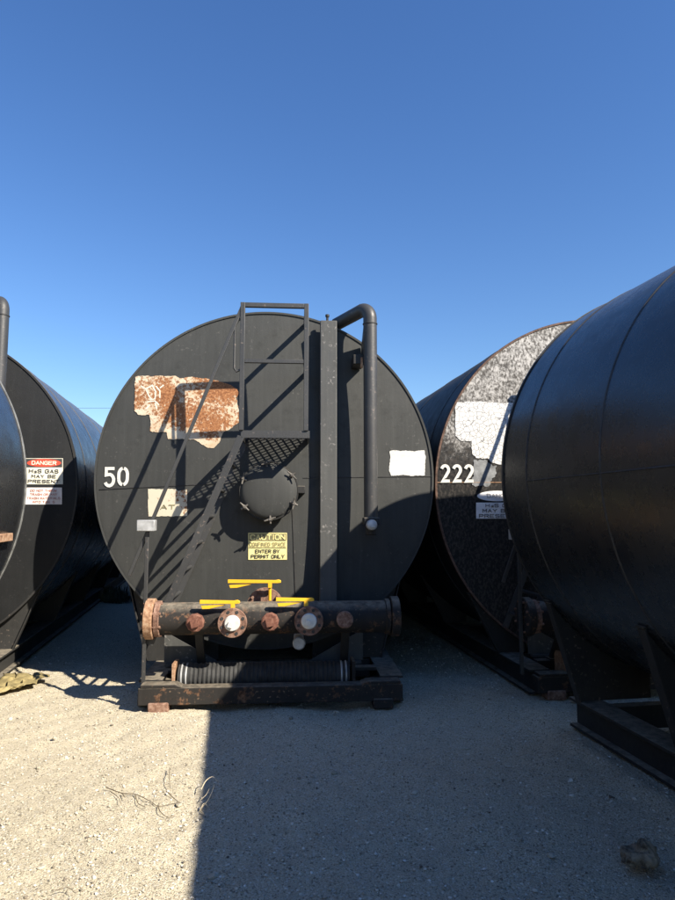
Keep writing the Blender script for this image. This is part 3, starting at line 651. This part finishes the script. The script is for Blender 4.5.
# head weld seams (two plates butted at mid height)
def headseam(T, par, p0, p1, m='weld_pale', r_=.004):
    a = T.H(*p0); b_ = T.H(*p1); pts = []
    for k in range(13):
        x = a.x+(b_.x-a.x)*k/12; z = a.z+(b_.z-a.z)*k/12; pts.append((x, T.hy(x, z)-.001, z))
    MB().tube(pts, r_, 6).build('head_seam', m, par)
headseam(TC, c50, (99.5, 489.5), (236, 483), 'weld'); headseam(TC, c50, (303, 478), (431, 476.5), 'weld')
headseam(TC, c50, (292, 505), (297, 640), 'weld', .005)
for px, py in ((142, 500), (178, 452), (110, 520), (253, 315), (277, 530)): pass

# ---- left tank with the danger sign
TA = Tank(-4.46, 6.62, -10.7, 1.715, 1.895)
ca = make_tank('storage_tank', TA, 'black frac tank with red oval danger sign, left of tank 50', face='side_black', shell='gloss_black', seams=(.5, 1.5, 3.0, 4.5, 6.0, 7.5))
front_gear(TA, ca, vent=.30, mshift=-.1, ends='rusty_black')
sg = sign(TA, ca, 25.5, 458.3, 63, 484.3, 'sign_cream', 'danger_sign')
bd = conform(TA, Hx(TA, [(26, 458.8), (62.5, 458.8), (62.5, 467.2), (26, 467.2)]), 'heading_band', 'ink_black', sg, .0085, 1, 0)
cx_, cy_ = 44.3, 463; ov = Hx(TA, [(cx_+17*math.cos(t), cy_+3.9*math.sin(t)) for t in np.linspace(0, 2*PI, 33)[:-1]])
conform(TA, ov, 'red_oval', 'sign_red', sg, .0105, 1, 0)
line(TA, sg, 'DANGER', 44.3, 463, 24, 3.9, 'ink_cream', .0125, .02)
line(TA, sg, 'H2S GAS', 44, 471.2, 29, 4.0, 'ink_black'); line(TA, sg, 'MAY BE', 44, 476.4, 24, 3.4, 'ink_black'); line(TA, sg, 'PRESENT', 44, 481.4, 31, 3.4, 'ink_black')
sg = sign(TA, ca, 25.5, 487.6, 62, 504.4, 'sign_pink', 'warning_label')
for t_, py, w_ in (('DO NOT THROW', 490.6, 26), ('TRASH OR ANY', 494.4, 27), ('TRASH MATERIALS', 498.2, 33), ('INTO TANKS', 502, 22)): line(TA, sg, t_, 43.8, py, w_, 2.4, 'ink_red', .0095, .0)

# ---- right tank, number 222
TB = Tank(2.757, 6.80, -7.8, 1.785, 1.906)
cb = make_tank('storage_tank', TB, 'weathered black and white mottled frac tank numbered 222, right of tank 50', face='mottled_head', rim='rust_dark')
front_gear(TB, cb, mshift=-.17, ends='rusty_black', gx=-.2)  # dark flange material carries the shade over this manifold end
o = conform(TB, Hx(TB, [(455, 402.5), (480, 401.5), (500, 403), (513, 403), (560, 403), (560, 466), (530, 466), (502, 465), (491, 462.5), (488, 458.5), (476, 458), (472, 454), (471.5, 441), (461, 441), (455.5, 436)]), 'crackled_label', 'crackled_white', cb, .004, 2, .0025, .005)
conform(TB, Hx(TB, [(474, 459.5), (487, 460.5), (490, 464), (497, 466), (495, 475), (487, 487), (472, 485), (473, 474)]), 'primer_patch', 'primer_grey', cb, .0035, 2, .0015, .016)
a = TB.H(440.5, 482.5); b_ = TB.H(473.5, 464.5); w_ = b_.x-a.x; h_ = b_.z-a.z; dg = []
for k in range(3): dg += digit('2', a.x+w_*(.355*k), a.z, w_*.29, h_)
stroke(TB, dg, .030, 'painted_number', 'number_white', cb, .008)
sg = sign(TB, cb, 476, 502.6, 522, 518.6, 'sign_blank', 'danger_sign')
cx_, cy_ = 497, 496; ov = Hx(TB, [(cx_+20*math.cos(t), cy_+5.2*math.sin(t)) for t in np.linspace(0, 2*PI, 33)[:-1]])
o1 = conform(TB, ov, 'faded_oval', 'sign_blank', sg, .006, 1)
line(TB, sg, 'DANGER', 500, 495.8, 26, 4.5, 'ink_grey', .010)
line(TB, sg, 'H2S GAS', 500.5, 505.6, 30, 3.6, 'ink_black'); line(TB, sg, 'MAY BE', 496, 510.8, 27, 3.8, 'ink_black'); line(TB, sg, 'PRESENT', 497, 516, 36, 3.8, 'ink_black')
headseam(TB, cb, (437, 482.5), (560, 482.5), 'rust_tan')

# ---- near right tank, seen from the side; its body runs past the camera
class Flip(Tank): pass
TN = Tank(2.81, 5.28, -9.65, 1.555, 1.915)
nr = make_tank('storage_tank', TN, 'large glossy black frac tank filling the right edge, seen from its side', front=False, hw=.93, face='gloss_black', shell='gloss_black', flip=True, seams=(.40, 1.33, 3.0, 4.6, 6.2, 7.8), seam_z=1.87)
# ---- near left tank
TL = Tank(-4.20, 4.96, -10.7, 1.70, 1.85)
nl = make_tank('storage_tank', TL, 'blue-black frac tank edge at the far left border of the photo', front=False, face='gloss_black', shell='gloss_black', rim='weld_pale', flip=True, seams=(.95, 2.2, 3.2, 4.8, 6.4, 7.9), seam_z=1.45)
MB().box((-1.675, .42, 1.46), (.03, .36, .06)).build('side_lug', 'rust_tan', nl, .004)

# ------------------------------------------------------------------ small things
def ground_at(px, py, z=0):
    u = (px-337.5)/FPX; w = (450-py)/FPX
    d = Vector((u, math.cos(PITCH)-w*math.sin(PITCH), math.sin(PITCH)+w*math.cos(PITCH)))
    t = (z-CAM_H)/d.z; return Vector((0, 0, CAM_H))+d*t
def crumple(name, pos, size, seed, m, flat=.5, sub=4, amp=.35):
    random.seed(seed); bm = bmesh.new(); bmesh.ops.create_icosphere(bm, subdivisions=sub, radius=1)
    pl_ = [(Vector((random.gauss(0, 1), random.gauss(0, 1), random.gauss(0, 1))).normalized(), random.uniform(2, 6), random.uniform(0, 6)) for _ in range(9)]
    for v_ in bm.verts:
        s_ = sum(abs(math.sin(v_.co.dot(d)*f_+p_)) for d, f_, p_ in pl_)/9
        v_.co *= 1+amp*(s_-.63)*2.4
        v_.co = Vector((v_.co.x*size[0], v_.co.y*size[1], max(-.35, v_.co.z)*size[2]))
    me = bpy.data.meshes.new(name); bm.to_mesh(me); bm.free(); me.materials.append(M[m])
    me.polygons.foreach_set('use_smooth', [True]*len(me.polygons)); me.set_sharp_from_angle(angle=R(28))
    o = bpy.data.objects.new(name, me); COL.objects.link(o); o.location = pos; return o
from mathutils import noise as mn
p = ground_at(647, 873); bm = bmesh.new(); bmesh.ops.create_icosphere(bm, subdivisions=5, radius=1)
for v_ in bm.verts:
    n_ = v_.co.normalized(); k_ = mn.ridged_multi_fractal(n_*1.1+Vector((3, 1, 7)), .9, 2.1, 4, 1.0, 1.6); c2 = mn.noise(n_*1.3+Vector((9, 2, 4)))
    q_ = n_*(.82+.22*(k_-.8)+.22*c2); 
    if q_.z < 0: q_.z *= .35
    v_.co = Vector((q_.x*.095, q_.y*.075, q_.z*.085))
me = bpy.data.meshes.new('crumpled_rag'); bm.to_mesh(me); bm.free(); me.materials.append(M['dirty_leather'])
me.polygons.foreach_set('use_smooth', [True]*len(me.polygons)); me.set_sharp_from_angle(angle=R(40))
o = bpy.data.objects.new('crumpled_rag', me); COL.objects.link(o); o.location = (p.x, p.y+.06, .028)
tag(o, 'crumpled brown-grey rag lying on shaded gravel at lower right', 'rag')

def sheet(name, quad, nx_, ny_, amp, m, seed):
    random.seed(seed); ph_ = [random.uniform(0, 6) for _ in range(8)]; vs = []; 
    for j in range(ny_+1):
        for i_ in range(nx_+1):
            u, v_ = i_/nx_, j/ny_; a = quad[0].lerp(quad[1], u); b_ = quad[3].lerp(quad[2], u); q = a.lerp(b_, v_)
            z = .012+amp*(abs(math.sin(u*7+v_*5+ph_[0]))+abs(math.sin(u*11-v_*8+ph_[1]))*.6+abs(math.sin(v_*13+u*3+ph_[2]))*.4)
            e_ = math.sin(u*15+ph_[3])*.02+math.sin(v_*12+ph_[4])*.02
            vs.append((q.x+e_, q.y+math.sin(u*17+ph_[5])*.02, z))
    fs = [(j*(nx_+1)+i_, j*(nx_+1)+i_+1, (j+1)*(nx_+1)+i_+1, (j+1)*(nx_+1)+i_) for j in range(ny_) for i_ in range(nx_)]
    o = MB().add(vs, fs).build(name, m, None, 0, 50); sm = o.modifiers.new('thickness', 'SOLIDIFY'); sm.thickness = .004; return o
q = [ground_at(-8, 699), ground_at(24, 691), ground_at(50, 679), ground_at(6, 677)]
o = sheet('plastic_sheet', q, 26, 14, .026, 'olive_plastic', 5); tag(o, 'crumpled olive yellow plastic sheet beside the left skid', 'sheet')

def twig(pts, r_, m, name, label, cat='twig', group=None, branches=()):
    mb = MB()
    for path in [pts]+list(branches):
        q = [ground_at(*p_[:2])+Vector((0, 0, (p_[2] if len(p_) > 2 else .01))) for p_ in path]
        # smooth the path
        out = []
        for k in range(len(q)-1):
            a, b_, c_, d_ = q[max(k-1, 0)], q[k], q[k+1], q[min(k+2, len(q)-1)]
            for t in (0, .25, .5, .75): out.append(.5*((2*b_)+(-a+c_)*t+(2*a-5*b_+4*c_-d_)*t*t+(-a+3*b_-3*c_+d_)*t**3))
        out.append(q[-1]); mb.tube(out, [r_*(1-.6*k/len(out)) for k in range(len(out))], 5)
    return tag(mb.build(name, m), label, cat, group)
twig([(106, 789), (122, 795), (135, 796), (150, 803), (158, 808), (170, 806), (180, 804)], .0028, 'dark_twig', 'dry_twig', 'thin dark dry twig with forks on the sunlit gravel', branches=[[(122, 795), (125, 801, .02)], [(158, 808), (160, 815, .02), (167, 819), (175, 818)], [(135, 796), (138, 805), (146, 810, .015)], [(168, 796, .02), (176, 802), (183, 806)], [(170, 770), (169, 780, .02), (170, 790)]])
twig([(201, 795, .03), (206, 791, .06), (213, 789, .07), (219, 792, .05)], .0028, 'straw', 'dry_stalk', 'pale dry grass stalks standing at the edge of the shadow', 'grass stalk', branches=[[(200, 811, .01), (207, 807, .03), (211, 803, .05), (214, 798, .07)], [(200, 812, .01), (204, 809, .03), (209, 812, .02)], [(201, 803, .02), (206, 802, .04), (209, 798, .05)], [(201, 813, .01), (205, 817, .01)]])
twig([(110, 793), (118, 799), (121, 806)], .002, 'dark_twig', 'dry_twig', 'tiny dark twig left of the forked twig')
twig([(55, 893), (68, 890), (75, 896)], .002, 'dark_twig', 'dry_twig', 'short curved dry twig at the bottom left on sunlit gravel')
for k, (px, py, r_, lb_) in enumerate(((574, 702, .035, 'small stone beside the end of the right-hand skid'), (336, 713, .022, 'small dark stone in front of the middle bumper beam'), (54, 739, .016, 'little pale stone on the sunlit gravel at left'), (458, 700, .018, 'small stone in the shade between tanks 50 and 222'))):
    p = ground_at(px, py); o = crumple('stone', (p.x, p.y, r_*.3), (r_, r_*.8, r_*.6), 20+k, 'caliche', sub=3, amp=.2); tag(o, lb_, 'stone')

# a dark weed clump at the far end of the gap, and a crosswise tank added to block daylight
mb = MB(); random.seed(4); c = ground_at(121, 604)
for k in range(420):
    a = random.random()*6.28; rr_ = .45*random.random()**.5; b0 = Vector((c.x+rr_*math.cos(a)*1.2, c.y+.5+rr_*math.sin(a), 0)); h_ = random.uniform(.08, .30)
    t = Vector((random.uniform(-.08, .08), random.uniform(-.08, .08), h_)); w_ = Vector((math.cos(a), math.sin(a), 0))*random.uniform(.012, .03)
    mb.add([b0-w_, b0+w_, b0+t*.6+w_*.8, b0+t, b0+t*.6-w_*.8], [(0, 1, 2, 3, 4)])
tag(mb.build('weed_clump', 'weeds'), 'dark weed clump in the shade at the far end of the left gap', 'weeds')
TX = Tank(-8.2, 18.6, 90, 1.645, 1.995)
make_tank('storage_tank', TX, 'black frac tank lying crosswise behind the row, added to block daylight in the gaps', front=False, face='side_black', L=15, seams=(.5, 3, 6, 9))
# far wire
pw = empty('power_line', (0, 0, 0), 0, 'thin overhead wire crossing the sky behind the tanks', 'power line')
pts = [(-40+k*2.0, 46, 9.05-.004*(20-(k*2.0))**2*.0+.0006*((k*2-22)**2)) for k in range(0, 20)]
MB().tube(pts, .012, 5).build('cable', 'far_wire', pw)
for x_ in (-40, -2): MB().tube([(x_, 46.1, 0), (x_, 46.1, 9.4)], [.16, .11], 10).build('pole', 'far_wood', pw)
